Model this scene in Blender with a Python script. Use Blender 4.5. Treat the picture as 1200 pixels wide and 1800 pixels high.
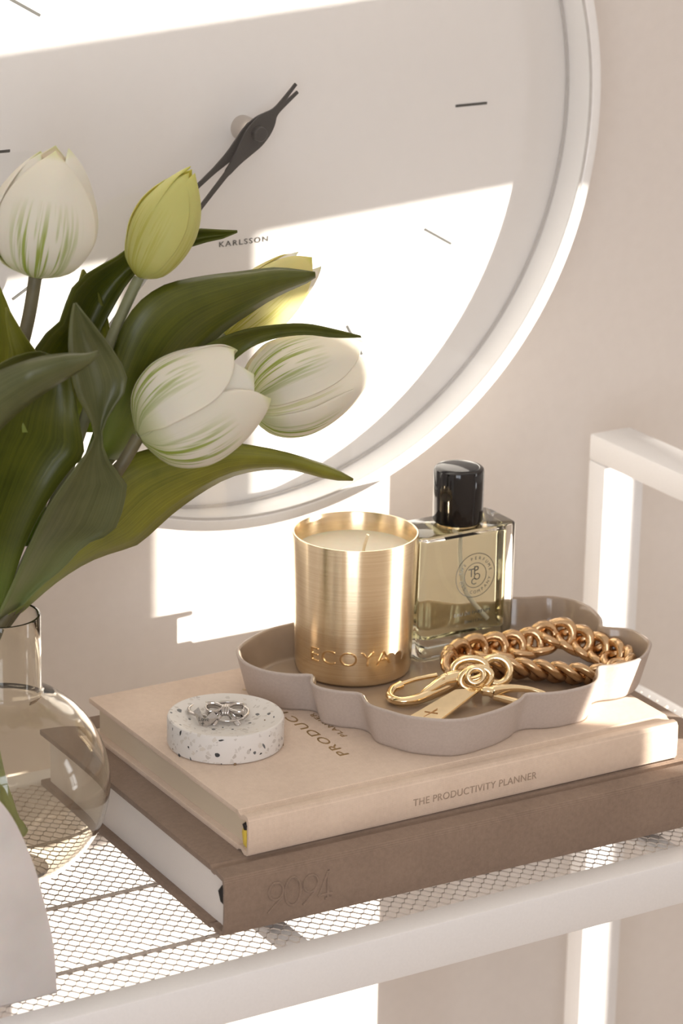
import bpy, bmesh, math, random
from mathutils import Vector, Matrix, Euler

for o in list(bpy.data.objects): bpy.data.objects.remove(o, do_unlink=True)
scene = bpy.context.scene
col = scene.collection
R = math.radians

# ------------------------------------------------------------------ camera
CAM = Vector((-0.55807, -0.98273, 0.51017))
RT = Vector((0.85674975, -0.51542765, 0.01772564))
UP = Vector((0.14970209, 0.28143262, 0.94783172))
FW = Vector((0.49352725, 0.80940102, -0.31827793))
FPX = 5369.35
cd = bpy.data.cameras.new('camera'); cam = bpy.data.objects.new('camera', cd); col.objects.link(cam)
cam.matrix_world = Matrix(((RT.x, UP.x, -FW.x, CAM.x), (RT.y, UP.y, -FW.y, CAM.y), (RT.z, UP.z, -FW.z, CAM.z), (0, 0, 0, 1)))
cd.sensor_fit = 'VERTICAL'; cd.sensor_height = 36; cd.sensor_width = 24
cd.lens = FPX / 1800 * 36
cd.clip_start = .05; cd.clip_end = 50
cd.dof.use_dof = True; cd.dof.focus_distance = 1.295; cd.dof.aperture_fstop = 15
scene.camera = cam

# ------------------------------------------------------------------ light
world = bpy.data.worlds.new('world'); scene.world = world; world.use_nodes = True
bg = world.node_tree.nodes['Background']
bg.inputs[0].default_value = (1.0, 0.90, 0.81, 1); bg.inputs[1].default_value = 0.66

SX, SZ = 1.20, 0.075                       # the sun travels -SX in x and -SZ in z for each unit of y
sd = bpy.data.lights.new('sun', 'SUN'); sd.energy = 15.0; sd.angle = R(0.22); sd.color = (1, .93, .82)
sun = bpy.data.objects.new('sun', sd); col.objects.link(sun)
sun.rotation_euler = Vector((-SX, 1, -SZ)).to_track_quat('-Z', 'Y').to_euler()
sun.location = (3, -2, 1.5)

wl = bpy.data.lights.new('added_fill_light', 'AREA'); wl.shape = 'RECTANGLE'; wl.size = .8; wl.size_y = 1.2  # cool fill light added behind the camera to brighten front faces
wl.energy = 17; wl.color = (.84, .90, 1.0)
wlo = bpy.data.objects.new('added_fill_light', wl); col.objects.link(wlo)
wr = bpy.data.lights.new('side_window_daylight', 'AREA'); wr.shape = 'RECTANGLE'; wr.energy = 4.5; wr.color = (.95, .97, 1.0)
wro = bpy.data.objects.new('side_window_daylight', wr); col.objects.link(wro)

vs = scene.view_settings
vs.view_transform = 'Standard'; vs.look = 'None'; vs.gamma = 1; vs.exposure = 0.08; vs.use_curve_mapping = False

# ------------------------------------------------------------------ helpers
def at(px, py, Y):
    d = FW + RT * ((px - 600) / FPX) - UP * ((py - 900) / FPX)
    return CAM + d * ((Y - CAM.y) / d.y)
def atz(px, py, Z):
    d = FW + RT * ((px - 600) / FPX) - UP * ((py - 900) / FPX)
    return CAM + d * ((Z - CAM.z) / d.z)

def tag(o, label=None, cat=None, group=None, kind=None):
    if label: o['label'] = label
    if cat: o['category'] = cat
    if group: o['group'] = group
    if kind: o['kind'] = kind
    return o
def empty(name, loc, rz=0):
    o = bpy.data.objects.new(name, None); col.objects.link(o)
    o.location = loc; o.rotation_euler = (0, 0, rz); o.empty_display_size = .01
    return o
def mwof(o):
    m = Matrix.Translation(o.location) @ o.rotation_euler.to_matrix().to_4x4()
    return (mwof(o.parent) @ o.matrix_parent_inverse @ m) if o.parent else m
def link(name, me, mat, parent=None, local=False):
    """mesh in world coordinates unless local (then in the parent's coordinates)"""
    o = bpy.data.objects.new(name, me); col.objects.link(o)
    if mat and not me.materials: me.materials.append(mat)
    if parent:
        o.parent = parent
        if not local: o.matrix_parent_inverse = mwof(parent).inverted()
    return o
def mesh(name, verts, faces, smooth=True, uv=None):
    me = bpy.data.meshes.new(name); me.from_pydata([tuple(v) for v in verts], [], faces)
    if smooth: me.polygons.foreach_set('use_smooth', [True] * len(me.polygons))
    if uv:
        l = me.uv_layers.new(name='UVMap')
        for lp in me.loops: l.data[lp.index].uv = uv[lp.vertex_index]
    me.update(); return me
def frm(bm, name, smooth=False, angle=None):
    bmesh.ops.recalc_face_normals(bm, faces=bm.faces)
    me = bpy.data.meshes.new(name); bm.to_mesh(me); bm.free()
    if smooth: me.polygons.foreach_set('use_smooth', [True] * len(me.polygons))
    if angle and hasattr(me, 'set_sharp_from_angle'): me.set_sharp_from_angle(angle=R(angle))
    return me
def box(name, a, b, bev=0, seg=2, mtx=None):
    bm = bmesh.new(); bmesh.ops.create_cube(bm, size=1)
    a = Vector(a); b = Vector(b)
    for v in bm.verts: v.co = Vector((a[i] + (b[i] - a[i]) * (v.co[i] + .5) for i in range(3)))
    if bev: bmesh.ops.bevel(bm, geom=list(bm.edges), offset=bev, segments=seg, affect='EDGES', profile=.5)
    if mtx: bmesh.ops.transform(bm, matrix=mtx, verts=bm.verts)
    return frm(bm, name, smooth=bool(bev), angle=35 if bev else None)
def lathe(name, prof, c=(0, 0, 0), seg=64, closed=False, angle=40):
    vs_, fs = [], []
    n = len(prof)
    idx = []
    for (r, z) in prof:
        if r < 1e-7: idx.append([len(vs_)] * seg); vs_.append((c[0], c[1], c[2] + z))
        else:
            s = len(vs_); idx.append([s + k for k in range(seg)])
            for k in range(seg):
                a = 2 * math.pi * k / seg; vs_.append((c[0] + r * math.cos(a), c[1] + r * math.sin(a), c[2] + z))
    rng = range(n) if closed else range(n - 1)
    for i in rng:
        j = (i + 1) % n
        for k in range(seg):
            k2 = (k + 1) % seg
            f = [idx[i][k], idx[i][k2], idx[j][k2], idx[j][k]]
            g = []
            for q in f:
                if q not in g: g.append(q)
            if len(g) > 2: fs.append(g)
    bm = bmesh.new(); V = [bm.verts.new(v) for v in vs_]
    for f in fs:
        try: bm.faces.new([V[q] for q in f])
        except ValueError: pass
    return frm(bm, name, smooth=True, angle=angle)
def catmull(P, n, closed=False):
    P = [Vector(p) for p in P]; out = []; m = len(P)
    for i in range(m if closed else m - 1):
        if closed: p0, p1, p2, p3 = P[(i - 1) % m], P[i], P[(i + 1) % m], P[(i + 2) % m]
        else: p0, p1, p2, p3 = P[max(i - 1, 0)], P[i], P[i + 1], P[min(i + 2, m - 1)]
        for k in range(n):
            t = k / n
            out.append(.5 * ((2 * p1) + (p2 - p0) * t + (2 * p0 - 5 * p1 + 4 * p2 - p3) * t * t + (3 * p1 - p0 - 3 * p2 + p3) * t ** 3))
    if not closed: out.append(P[-1].copy())
    return out
def tube(name, P, rad, seg=10, closed=False, flat=1.0, up=None):
    P = [Vector(p) for p in P]; n = len(P)
    if not hasattr(rad, '__len__'): rad = [rad] * n
    vs_, fs = [], []
    T0 = None; N = None
    for i in range(n):
        if closed: T = (P[(i + 1) % n] - P[i - 1]).normalized()
        else: T = (P[min(i + 1, n - 1)] - P[max(i - 1, 0)]).normalized()
        if up is not None: N = (Vector(up) - T * T.dot(Vector(up))).normalized()
        elif N is None:
            a = Vector((0, 0, 1)) if abs(T.z) < .9 else Vector((1, 0, 0)); N = (a - T * T.dot(a)).normalized()
        else: N = (N - T * T.dot(N)).normalized()
        B = T.cross(N)
        for k in range(seg):
            a = 2 * math.pi * k / seg
            vs_.append(P[i] + (N * math.cos(a) * flat + B * math.sin(a)) * rad[i])
    for i in range(n if closed else n - 1):
        j = (i + 1) % n
        for k in range(seg): fs.append((i * seg + k, i * seg + (k + 1) % seg, j * seg + (k + 1) % seg, j * seg + k))
    if not closed: fs.append(tuple(range(seg))[::-1]); fs.append(tuple((n - 1) * seg + k for k in range(seg)))
    bm = bmesh.new(); V = [bm.verts.new(v) for v in vs_]
    for f in fs: bm.faces.new([V[q] for q in f])
    return frm(bm, name, smooth=True, angle=60)
def extrude_poly(name, pts, x0, x1, axis, bev=0, smooth=False):
    """closed 2-D outline swept along an axis: axis 'x' -> pts are (y,z); 'y' -> (x,z); 'z' -> (x,y)"""
    def P(a, b, t): return {'x': (t, a, b), 'y': (a, t, b), 'z': (a, b, t)}[axis]
    bm = bmesh.new(); A = [bm.verts.new(P(a, b, x0)) for a, b in pts]; B = [bm.verts.new(P(a, b, x1)) for a, b in pts]
    n = len(pts)
    bm.faces.new(A); bm.faces.new(B[::-1])
    for i in range(n): bm.faces.new((A[i], B[i], B[(i + 1) % n], A[(i + 1) % n]))
    bmesh.ops.recalc_face_normals(bm, faces=bm.faces)
    if bev:
        e = [ed for ed in bm.edges if len(ed.link_faces) == 2 and ed.calc_face_angle(0) > R(50)]
        bmesh.ops.bevel(bm, geom=e, offset=bev, segments=2, affect='EDGES', profile=.5)
    return frm(bm, name, smooth=True, angle=35)
def text_mesh(s, size, ext=.0, spacing=1.0, align='CENTER', bold=0, shear=0):
    cu = bpy.data.curves.new('t', 'FONT'); cu.body = s; cu.size = size; cu.extrude = ext; cu.align_x = align; cu.align_y = 'CENTER'
    cu.space_character = spacing; cu.offset = bold; cu.resolution_u = 4; cu.shear = shear
    o = bpy.data.objects.new('t', cu); col.objects.link(o); bpy.context.view_layer.update()
    me = bpy.data.meshes.new_from_object(o.evaluated_get(bpy.context.evaluated_depsgraph_get()))
    bpy.data.objects.remove(o, do_unlink=True); return me
def fit_width(me, w):
    xs = [v.co.x for v in me.vertices]; k = w / (max(xs) - min(xs)); c = (max(xs) + min(xs)) / 2
    for v in me.vertices: v.co.x = (v.co.x - c) * k
def place(me, o, xdir, ydir):
    xdir = Vector(xdir).normalized(); ydir = Vector(ydir).normalized(); z = xdir.cross(ydir)
    m = Matrix(((xdir.x, ydir.x, z.x, o[0]), (xdir.y, ydir.y, z.y, o[1]), (xdir.z, ydir.z, z.z, o[2]), (0, 0, 0, 1)))
    me.transform(m); return me
def solidify(o, t, off=0):
    m = o.modifiers.new('thickness', 'SOLIDIFY'); m.thickness = t; m.offset = off
def subsurf(o, n=1):
    m = o.modifiers.new('smooth', 'SUBSURF'); m.levels = n; m.render_levels = n

# ------------------------------------------------------------------ materials
class NT:
    def __init__(s, name):
        s.m = bpy.data.materials.new(name); s.m.use_nodes = True; s.t = s.m.node_tree; s.p = s.t.nodes['Principled BSDF']; s.out = s.t.nodes['Material Output']
    def n(s, typ, **kw):
        nd = s.t.nodes.new(typ)
        for k, v in kw.items():
            if k in nd.inputs.keys(): nd.inputs[k].default_value = v
            else: setattr(nd, k, v)
        return nd
    def l(s, a, b): s.t.links.new(a, b)
    def coord(s, scale=(1, 1, 1), rot=(0, 0, 0), kind='Object'):
        tc = s.n('ShaderNodeTexCoord'); mp = s.n('ShaderNodeMapping'); mp.inputs['Scale'].default_value = scale; mp.inputs['Rotation'].default_value = rot
        s.l(tc.outputs[kind], mp.inputs['Vector']); return mp.outputs['Vector']
    def noise(s, vec, scale, detail=2, rough=.5):
        nd = s.n('ShaderNodeTexNoise', Scale=scale, Detail=detail, Roughness=rough); s.l(vec, nd.inputs['Vector']); return nd
    def ramp(s, fac, stops):
        nd = s.n('ShaderNodeValToRGB'); cr = nd.color_ramp
        while len(cr.elements) < len(stops): cr.elements.new(.5)
        for e, (p, c) in zip(cr.elements, stops): e.position = p; e.color = (*c, 1) if len(c) == 3 else c
        s.l(fac, nd.inputs[0]); return nd.outputs[0]
    def bump(s, h, strength, dist):
        nd = s.n('ShaderNodeBump', Strength=strength, Distance=dist); s.l(h, nd.inputs['Height']); s.l(nd.outputs[0], s.p.inputs['Normal']); return nd
    def math(s, op, a, b=None):
        nd = s.n('ShaderNodeMath', operation=op)
        for i, v in enumerate((a, b)):
            if v is None: continue
            if hasattr(v, 'links'): s.l(v, nd.inputs[i])
            else: nd.inputs[i].default_value = v
        return nd.outputs[0]
    def mix(s, fac, a, b):
        nd = s.n('ShaderNodeMix', data_type='RGBA')
        for i, v in ((0, fac), (6, a), (7, b)):
            if hasattr(v, 'links'): s.l(v, nd.inputs[i])
            elif i == 0: nd.inputs[0].default_value = v
            else: nd.inputs[i].default_value = (*v, 1)
        return nd.outputs[2]
def pbr(name, colr, rough=.5, metal=0, spec=.5, **kw):
    s = NT(name); p = s.p; p.inputs['Base Color'].default_value = (*colr, 1); p.inputs['Roughness'].default_value = rough; p.inputs['Metallic'].default_value = metal
    p.inputs['Specular IOR Level'].default_value = spec
    for k, v in kw.items(): p.inputs[k].default_value = v
    return s
def plain(name, colr, rough=.5, metal=0, var=.04, scale=300, **kw):
    s = pbr(name, colr, rough, metal, **kw); nz = s.noise(s.coord(), scale, 3)
    lo = tuple(max(0, c * (1 - var)) for c in colr); hi = tuple(min(1, c * (1 + var)) for c in colr)
    s.l(s.ramp(nz.outputs[0], [(.3, lo), (.7, hi)]), p_in(s)); return s.m
def p_in(s): return s.p.inputs['Base Color']
M = {}
# painted wall: faint roller texture
s = pbr('wall_paint', (.80, .75, .71), .75); nz = s.noise(s.coord(), 160, 4); s.l(s.ramp(nz.outputs[0], [(.3, (.735, .685, .645)), (.7, (.755, .705, .665))]), p_in(s)); s.bump(nz.outputs[0], .05, .0005); M['wall'] = s.m
M['floor'] = plain('floor_boards', (.62, .52, .42), .5, scale=20)
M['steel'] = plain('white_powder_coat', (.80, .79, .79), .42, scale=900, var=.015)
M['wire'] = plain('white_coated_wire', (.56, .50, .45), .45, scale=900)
M['case'] = plain('white_lacquer', (.84, .83, .82), .32, var=.01)
M['dial'] = plain('dial_paper', (.83, .81, .79), .6, var=.01)
M['gasket_shade_grey'] = plain('gasket_shade_grey', (.56, .54, .52), .6)  # gasket grey, also used as painted shade in the dial gap
M['black'] = plain('black_paint', (.02, .018, .017), .4)
M['ink'] = plain('dial_ink', (.05, .05, .045), .6)
M['chrome'] = plain('dull_steel', (.6, .55, .5), .25, 1.0)
M['white_page'] = None
def cloth(name, c0, c1, th, rough, wv=.6, rot=0):
    s = pbr(name, c0, rough, spec=.25)
    v = s.coord(rot=(R(45), 0, R(rot)))
    w1 = s.n('ShaderNodeTexWave', bands_direction='X', Scale=.314 / th, Distortion=.6, Detail=1.0); w1.inputs['Detail Scale'].default_value = 3
    w2 = s.n('ShaderNodeTexWave', bands_direction='Y', Scale=.314 / th * 1.41, Distortion=.6, Detail=1.0); w2.inputs['Detail Scale'].default_value = 3
    s.l(v, w1.inputs['Vector']); s.l(v, w2.inputs['Vector'])
    h = s.math('MAXIMUM', w1.outputs['Fac'], w2.outputs['Fac'])
    nz = s.noise(s.coord((1, 1, 1)), 420, 5, .7); big = s.noise(s.coord(), 40, 2)
    f = s.math('ADD', s.math('MULTIPLY', h, wv), s.math('MULTIPLY', nz.outputs[0], 1 - wv + .2))
    f = s.math('ADD', f, s.math('MULTIPLY', s.math('SUBTRACT', big.outputs[0], .5), .4))
    s.l(s.ramp(f, [(.2, c0), (.95, c1)]), p_in(s))
    s.bump(h, .35, .00012); s.p.inputs['Sheen Weight'].default_value = .15
    return s.m
M['pink'] = cloth('blush_linen', (.52, .395, .30), (.75, .605, .49), .00062, .85)
M['brown'] = cloth('brown_linen', (.155, .105, .075), (.30, .215, .16), .0005, .85, .45)
def pages(name, c, per):
    s = pbr(name, c, .8, spec=.2); w = s.n('ShaderNodeTexWave', bands_direction='Z', Scale=.314 / per, Distortion=1.5, Detail=2); w.inputs['Detail Scale'].default_value = 2
    s.l(s.coord((1, 1, 1)), w.inputs['Vector']); s.l(s.ramp(w.outputs['Fac'], [(.0, tuple(k * .88 for k in c)), (.7, c)]), p_in(s)); s.bump(w.outputs['Fac'], .25, .0001); return s.m
M['pages_cream'] = pages('cream_pages', (.66, .56, .43), .0004)
M['pages_white'] = pages('white_pages', (.78, .74, .71), .0007)
M['yellow'] = cloth('yellow_band', (.50, .36, .04), (.72, .53, .08), .0006, .7)
M['black_cloth'] = plain('black_ribbon', (.012, .009, .008), .7)
M['gold_foil'] = plain('gold_foil', (.42, .29, .13), .35, .75)
M['deboss_pink'] = plain('pressed_blush', (.36, .27, .20), .8)
# tray glaze
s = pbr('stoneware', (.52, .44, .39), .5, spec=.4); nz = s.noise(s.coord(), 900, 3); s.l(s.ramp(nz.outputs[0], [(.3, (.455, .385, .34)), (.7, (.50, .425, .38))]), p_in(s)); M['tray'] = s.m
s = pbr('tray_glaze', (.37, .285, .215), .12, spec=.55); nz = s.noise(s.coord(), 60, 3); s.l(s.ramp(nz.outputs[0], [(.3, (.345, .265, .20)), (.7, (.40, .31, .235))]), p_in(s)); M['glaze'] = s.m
# brushed gold
s = pbr('brushed_gold', (.86, .70, .48), .25, 1.0); v = s.coord((14, 14, 2600)); nz = s.noise(v, 1.0, 4, .7)
s.l(s.ramp(nz.outputs[0], [(.3, (.80, .63, .42)), (.7, (.95, .81, .58))]), p_in(s)); s.bump(nz.outputs[0], .12, .0002)
s.p.inputs['Anisotropic'].default_value = .85; s.p.inputs['Anisotropic Rotation'].default_value = .25
tn = s.n('ShaderNodeTangent', direction_type='RADIAL', axis='Z'); s.l(tn.outputs[0], s.p.inputs['Tangent']); M['brushed'] = s.m
M['gold_in'] = plain('satin_gold', (.95, .74, .40), .3, 1.0)
M['gold'] = plain('polished_gold', (.86, .62, .35), .14, 1.0, var=.05)
M['gold_pale'] = plain('polished_pale_gold', (.90, .71, .44), .10, 1.0, var=.03)
M['chain'] = plain('rose_gold', (.62, .41, .23), .22, 1.0, var=.08)
M['silver'] = plain('polished_silver', (.58, .55, .53), .10, 1.0, var=.03)
M['silver_dark'] = plain('brushed_silver', (.50, .47, .45), .28, 1.0, var=.1, scale=1500)
M['wax'] = plain('cream_wax', (.78, .70, .55), .5, var=.02, **{'Subsurface Weight': .3, 'Subsurface Scale': .004})
M['wick'] = plain('cotton_wick', (.80, .68, .48), .9)
M['cap'] = plain('gloss_black', (.006, .005, .005), .06)
def glass(name, c, ior=1.48, rough=0.0):
    s = pbr(name, c, rough); s.p.inputs['Transmission Weight'].default_value = 1; s.p.inputs['IOR'].default_value = ior
    return s.m
M['glass'] = glass('clear_glass', (.99, .985, .95))
M['liquid'] = glass('pale_yellow_liquid', (.995, .965, .74), .92)
M['smoke'] = glass('smoky_glass', (.89, .86, .79), 1.45)
# thin pane: transparent with Fresnel gloss
s = NT('thin_pane'); s.t.nodes.remove(s.p); tr = s.n('ShaderNodeBsdfTransparent'); gl = s.n('ShaderNodeBsdfGlossy', Roughness=.02); mx = s.n('ShaderNodeMixShader'); mx.inputs[0].default_value = .04
s.l(tr.outputs[0], mx.inputs[1]); s.l(gl.outputs[0], mx.inputs[2]); s.l(mx.outputs[0], s.out.inputs[0]); M['pane'] = s.m
# terrazzo
s = pbr('terrazzo', (.78, .75, .73), .55)
vo = s.n('ShaderNodeTexVoronoi', Scale=520.0); vo2 = s.n('ShaderNodeTexVoronoi', Scale=520.0, feature='DISTANCE_TO_EDGE')
vec = s.coord((1, 1, 1)); nzv = s.noise(vec, 500, 2); ad = s.n('ShaderNodeVectorMath', operation='MULTIPLY_ADD'); ad.inputs[1].default_value = (.0012,) * 3
s.l(nzv.outputs['Color'], ad.inputs[0]); s.l(vec, ad.inputs[2])
for q in (vo, vo2): s.l(ad.outputs[0], q.inputs['Vector'])
sp = s.n('ShaderNodeSeparateColor'); s.l(vo.outputs['Color'], sp.inputs[0])
chip = s.math('MULTIPLY', s.math('LESS_THAN', sp.outputs[0], .26), s.math('GREATER_THAN', vo2.outputs['Distance'], .10))
tone = s.ramp(sp.outputs[1], [(0, (.52, .48, .44)), (.5, (.61, .58, .55)), (1, (.64, .59, .53))])
s.l(s.mix(chip, (.72, .69, .66), tone), p_in(s)); M['terrazzo'] = s.m
M['chip_dark'] = plain('dark_chip', (.035, .037, .038), .5, var=.3, scale=2000)
M['chip_grey'] = plain('grey_chip', (.12, .125, .13), .5, var=.3, scale=2000)
M['chip_brown'] = plain('brown_chip', (.23, .15, .08), .5)
# white stone of the arch
s = pbr('white_stone', (.72, .69, .675), .6, **{'Subsurface Weight': .2, 'Subsurface Scale': .006}); nz = s.noise(s.coord(), 40, 4); s.l(s.ramp(nz.outputs[0], [(.3, (.57, .54, .525)), (.7, (.65, .62, .605))]), p_in(s)); M['stone'] = s.m
# leaves: colour runs along the leaf (UV y), veins along it
def leafmat(name, dark, light, base):
    s = pbr(name, dark, .36, spec=.5)
    tc = s.n('ShaderNodeTexCoord'); sx = s.n('ShaderNodeSeparateXYZ'); s.l(tc.outputs['UV'], sx.inputs[0])
    mp = s.n('ShaderNodeMapping'); mp.inputs['Scale'].default_value = (38, .9, 1); s.l(tc.outputs['UV'], mp.inputs['Vector'])
    nz = s.noise(mp.outputs[0], 1.0, 3, .6); blot = s.noise(s.coord(), 60, 3)
    c = s.ramp(s.math('ADD', s.math('MULTIPLY', nz.outputs[0], .6), s.math('MULTIPLY', blot.outputs[0], .4)), [(.28, dark), (.74, light)])
    b = s.ramp(sx.outputs[1], [(.0, (1, 1, 1)), (.3, (0, 0, 0))])
    c = s.mix(b, c, base)
    s.l(c, p_in(s)); s.bump(nz.outputs[0], .15, .0006)
    tl = s.n('ShaderNodeBsdfTranslucent'); hs = s.n('ShaderNodeHueSaturation', Saturation=1.25, Value=1.8); s.l(c, hs.inputs['Color']); s.l(hs.outputs[0], tl.inputs[0])
    mx = s.n('ShaderNodeMixShader'); mx.inputs[0].default_value = .32
    s.l(s.p.outputs[0], mx.inputs[1]); s.l(tl.outputs[0], mx.inputs[2]); s.l(mx.outputs[0], s.out.inputs[0]); return s.m
M['leaf'] = leafmat('tulip_leaf', (.055, .072, .009), (.16, .17, .022), (.24, .30, .07))
M['leaf_soft'] = leafmat('tulip_leaf_bluish', (.075, .088, .030), (.18, .19, .080), (.25, .30, .12))
M['leaf_light'] = leafmat('tulip_leaf_light', (.13, .145, .018), (.33, .32, .050), (.28, .34, .08))
M['stem'] = plain('tulip_stem', (.115, .10, .05), .5, var=.2, scale=120)
M['stem_green'] = plain('tulip_stem_green', (.16, .17, .09), .5, var=.2, scale=120)
M['stem_vase'] = plain('tulip_stem_pale', (.36, .43, .15), .5, var=.2, scale=120)
def petalmat(name, white, streak, basec, amount):
    s = pbr(name, white, .5, spec=.3, **{'Subsurface Weight': .15, 'Subsurface Scale': .003})
    tc = s.n('ShaderNodeTexCoord'); sx = s.n('ShaderNodeSeparateXYZ'); s.l(tc.outputs['UV'], sx.inputs[0])
    mp = s.n('ShaderNodeMapping'); mp.inputs['Scale'].default_value = (24, 1.3, 1); s.l(tc.outputs['UV'], mp.inputs['Vector'])
    nz = s.noise(mp.outputs[0], 1.0, 2, .6)
    st = s.ramp(nz.outputs[0], [(.47, (0, 0, 0)), (.57, (1, 1, 1))])
    mask = s.ramp(sx.outputs[1], [(.0, (1, 1, 1)), (.42, (.85,) * 3), (.68, (0, 0, 0))])
    side = s.ramp(s.math('ABSOLUTE', s.math('SUBTRACT', sx.outputs[0], .5)), [(.16, (1, 1, 1)), (.36, (0, 0, 0))])
    f = s.math('MULTIPLY', s.math('MULTIPLY', s.math('MULTIPLY', st, mask), side), amount)
    b = s.ramp(sx.outputs[1], [(.0, (1, 1, 1)), (.22, (0, 0, 0))])
    tip = s.ramp(sx.outputs[1], [(.93, (0, 0, 0)), (1.0, (.7,) * 3)])
    c = s.mix(s.math('MULTIPLY', b, .75), white, basec); c = s.mix(f, c, streak); c = s.mix(tip, c, basec)
    s.l(c, p_in(s)); s.bump(nz.outputs[0], .12, .0005)
    tl = s.n('ShaderNodeBsdfTranslucent'); s.l(c, tl.inputs[0]); mx = s.n('ShaderNodeMixShader'); mx.inputs[0].default_value = .45
    s.l(s.p.outputs[0], mx.inputs[1]); s.l(tl.outputs[0], mx.inputs[2]); s.l(mx.outputs[0], s.out.inputs[0]); return s.m
M['petal'] = petalmat('white_petal', (.91, .87, .78), (.36, .46, .05), (.68, .74, .30), 1.0)
M['petal_plain'] = petalmat('cream_petal', (.89, .86, .79), (.55, .6, .25), (.72, .76, .40), .6)
M['petal_yellow'] = petalmat('yellow_bud_petal', (.72, .70, .27), (.55, .52, .05), (.58, .60, .12), .6)
M['petal_lemon'] = petalmat('lemon_petal', (.84, .78, .38), (.55, .52, .05), (.60, .60, .05), .9)

# ------------------------------------------------------------------ the room
YW = .2385; ZF = -.78; ZC = 1.15
XW = 1.55; YFR = -1.55                     # faces of the right and front walls
def to_right(X, Z):
    """where the sun ray that reaches back-wall point (X, Z) crosses the right wall: (y, z)"""
    t = (XW - X) / SX; return YW - t, Z + SZ * t
tag(link('wall_back', box('wall_back', (-2.2, YW, ZF), (XW + .012, YW + .12, 1.7)), M['wall']), kind='structure')
tag(link('floor', box('floor', (-2.2, YFR - .1, ZF - .05), (XW + .012, YW, ZF)), M['floor']), kind='structure')
tag(link('baseboard_back', box('bb', (-2.2, YW - .014, ZF), (XW, YW, ZF + .09), .003), M['case']), kind='structure')
# lights of the window in the right wall, found from the sun patches they throw
yL, _ = to_right(-.100, 0); y1_, _ = to_right(.0095, 0); y2_, _ = to_right(.074, 0); yR, _ = to_right(.229, 0)
_, zT1 = to_right(.111, .1833)                       # head of the middle lights
_, zT0 = to_right(-.043, .2760)                      # foot of the top light
_, zM0 = to_right(.07, -.095); _, zM1 = to_right(.07, -.120); zBt = zM1 - .30; zTp = zT0 + .42
def slabs(name, rects, axis, c0, c1):
    """rectangles (a0, z0, a1, z1) as thin boxes: axis 'x' lies in a plane of constant x, 'y' of constant y"""
    V, F = [], []
    for a0, z0, a1, z1 in rects:
        k = len(V)
        for c_ in (c0, c1):
            for (a_, z_) in ((a0, z0), (a1, z0), (a1, z1), (a0, z1)): V.append((c_, a_, z_) if axis == 'x' else (a_, c_, z_))
        F += [tuple(q + k for q in f) for f in ((0, 1, 2, 3), (7, 6, 5, 4), (0, 4, 5, 1), (1, 5, 6, 2), (2, 6, 7, 3), (3, 7, 4, 0))]
    return mesh(name, V, F, smooth=False)
tag(link('wall_right', slabs('wall_right', [(YFR, ZF, yL, ZC), (yR, ZF, YW, ZC), (yL, ZF, yR, zBt), (yL, zTp, yR, ZC)], 'x', XW, XW + .012), M['wall']), kind='structure')
w1 = tag(link('window_1', slabs('window_1', [(yL - .05, zBt - .05, yL, zTp + .05), (yR, zBt - .05, yR + .05, zTp + .05), (yL, zBt - .05, yR, zBt), (yL, zTp, yR, zTp + .05)], 'x', XW - .001, XW), M['case']), kind='structure')
link('mullion', slabs('mullion', [(y1_, zM1, y2_, zT1)], 'x', XW + .001, XW + .011), M['case'], w1)
link('transom', slabs('transom', [(yL, zT1, yR, zT0)], 'x', XW + .001, XW + .011), M['case'], w1)
link('transom', slabs('transom', [(yL, zM1, yR, zM0)], 'x', XW + .001, XW + .011), M['case'], w1)
a = (-1.55, -.65, -.05, 1.05)
tag(link('wall_front', slabs('wall_front', [(-2.2, ZF, a[0], ZC), (a[1], ZF, XW, ZC), (a[0], ZF, a[1], a[2]), (a[0], a[3], a[1], ZC)], 'y', YFR - .08, YFR), M['wall']), kind='structure')
w2 = tag(link('added_fill_window', slabs('added_fill_window', [(a[0] - .05, a[2] - .05, a[0], a[3] + .05), (a[1], a[2] - .05, a[1] + .05, a[3] + .05), (a[0], a[2] - .05, a[1], a[2]), (a[0], a[3], a[1], a[3] + .05)], 'y', YFR, YFR + .015), M['case']), kind='structure')  # window frame added to carry the fill light, out of view
um = (a[0] + a[1]) / 2; zm = (a[2] + a[3]) / 2
link('mullion', slabs('mullion', [(um - .02, a[2], um + .02, a[3])], 'y', YFR - .05, YFR - .02), M['case'], w2)  # bar of the added fill window
link('transom', slabs('transom', [(a[0], zm + .18, um - .02, zm + .22), (um + .02, zm + .18, a[1], zm + .22)], 'y', YFR - .05, YFR - .02), M['case'], w2)  # crossbars of the added fill window
wl.size = a[1] - a[0]; wl.size_y = a[3] - a[2]
wlo.location = (um, YFR - .07, zm)
wlo.rotation_euler = (R(90), 0, 0)          # shines along +y
wr.size = zTp - zBt; wr.size_y = yR - yL
wro.location = (XW + .03, (yL + yR) / 2, (zTp + zBt) / 2); wro.rotation_euler = (0, R(90), 0)   # shines along -x
for y0_, z0_, y1b, z1_ in ((yL, zBt, yR, zM1), (yL, zM0, y1_, zT1), (y2_, zM0, yR, zT1), (yL, zT0, yR, zTp)):
    link('pane', slabs('pane', [(y0_, z0_, y1b, z1_)], 'x', XW + .005, XW + .007), M['pane'], w1)
for x0_, x1b in ((a[0], um - .02), (um + .02, a[1])):
    for z0_, z1_ in ((a[2], zm + .18), (zm + .22, a[3])): link('pane', slabs('pane', [(x0_, z0_, x1b, z1_)], 'y', YFR - .036, YFR - .033), M['pane'], w2)  # panes of the added fill window

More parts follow.
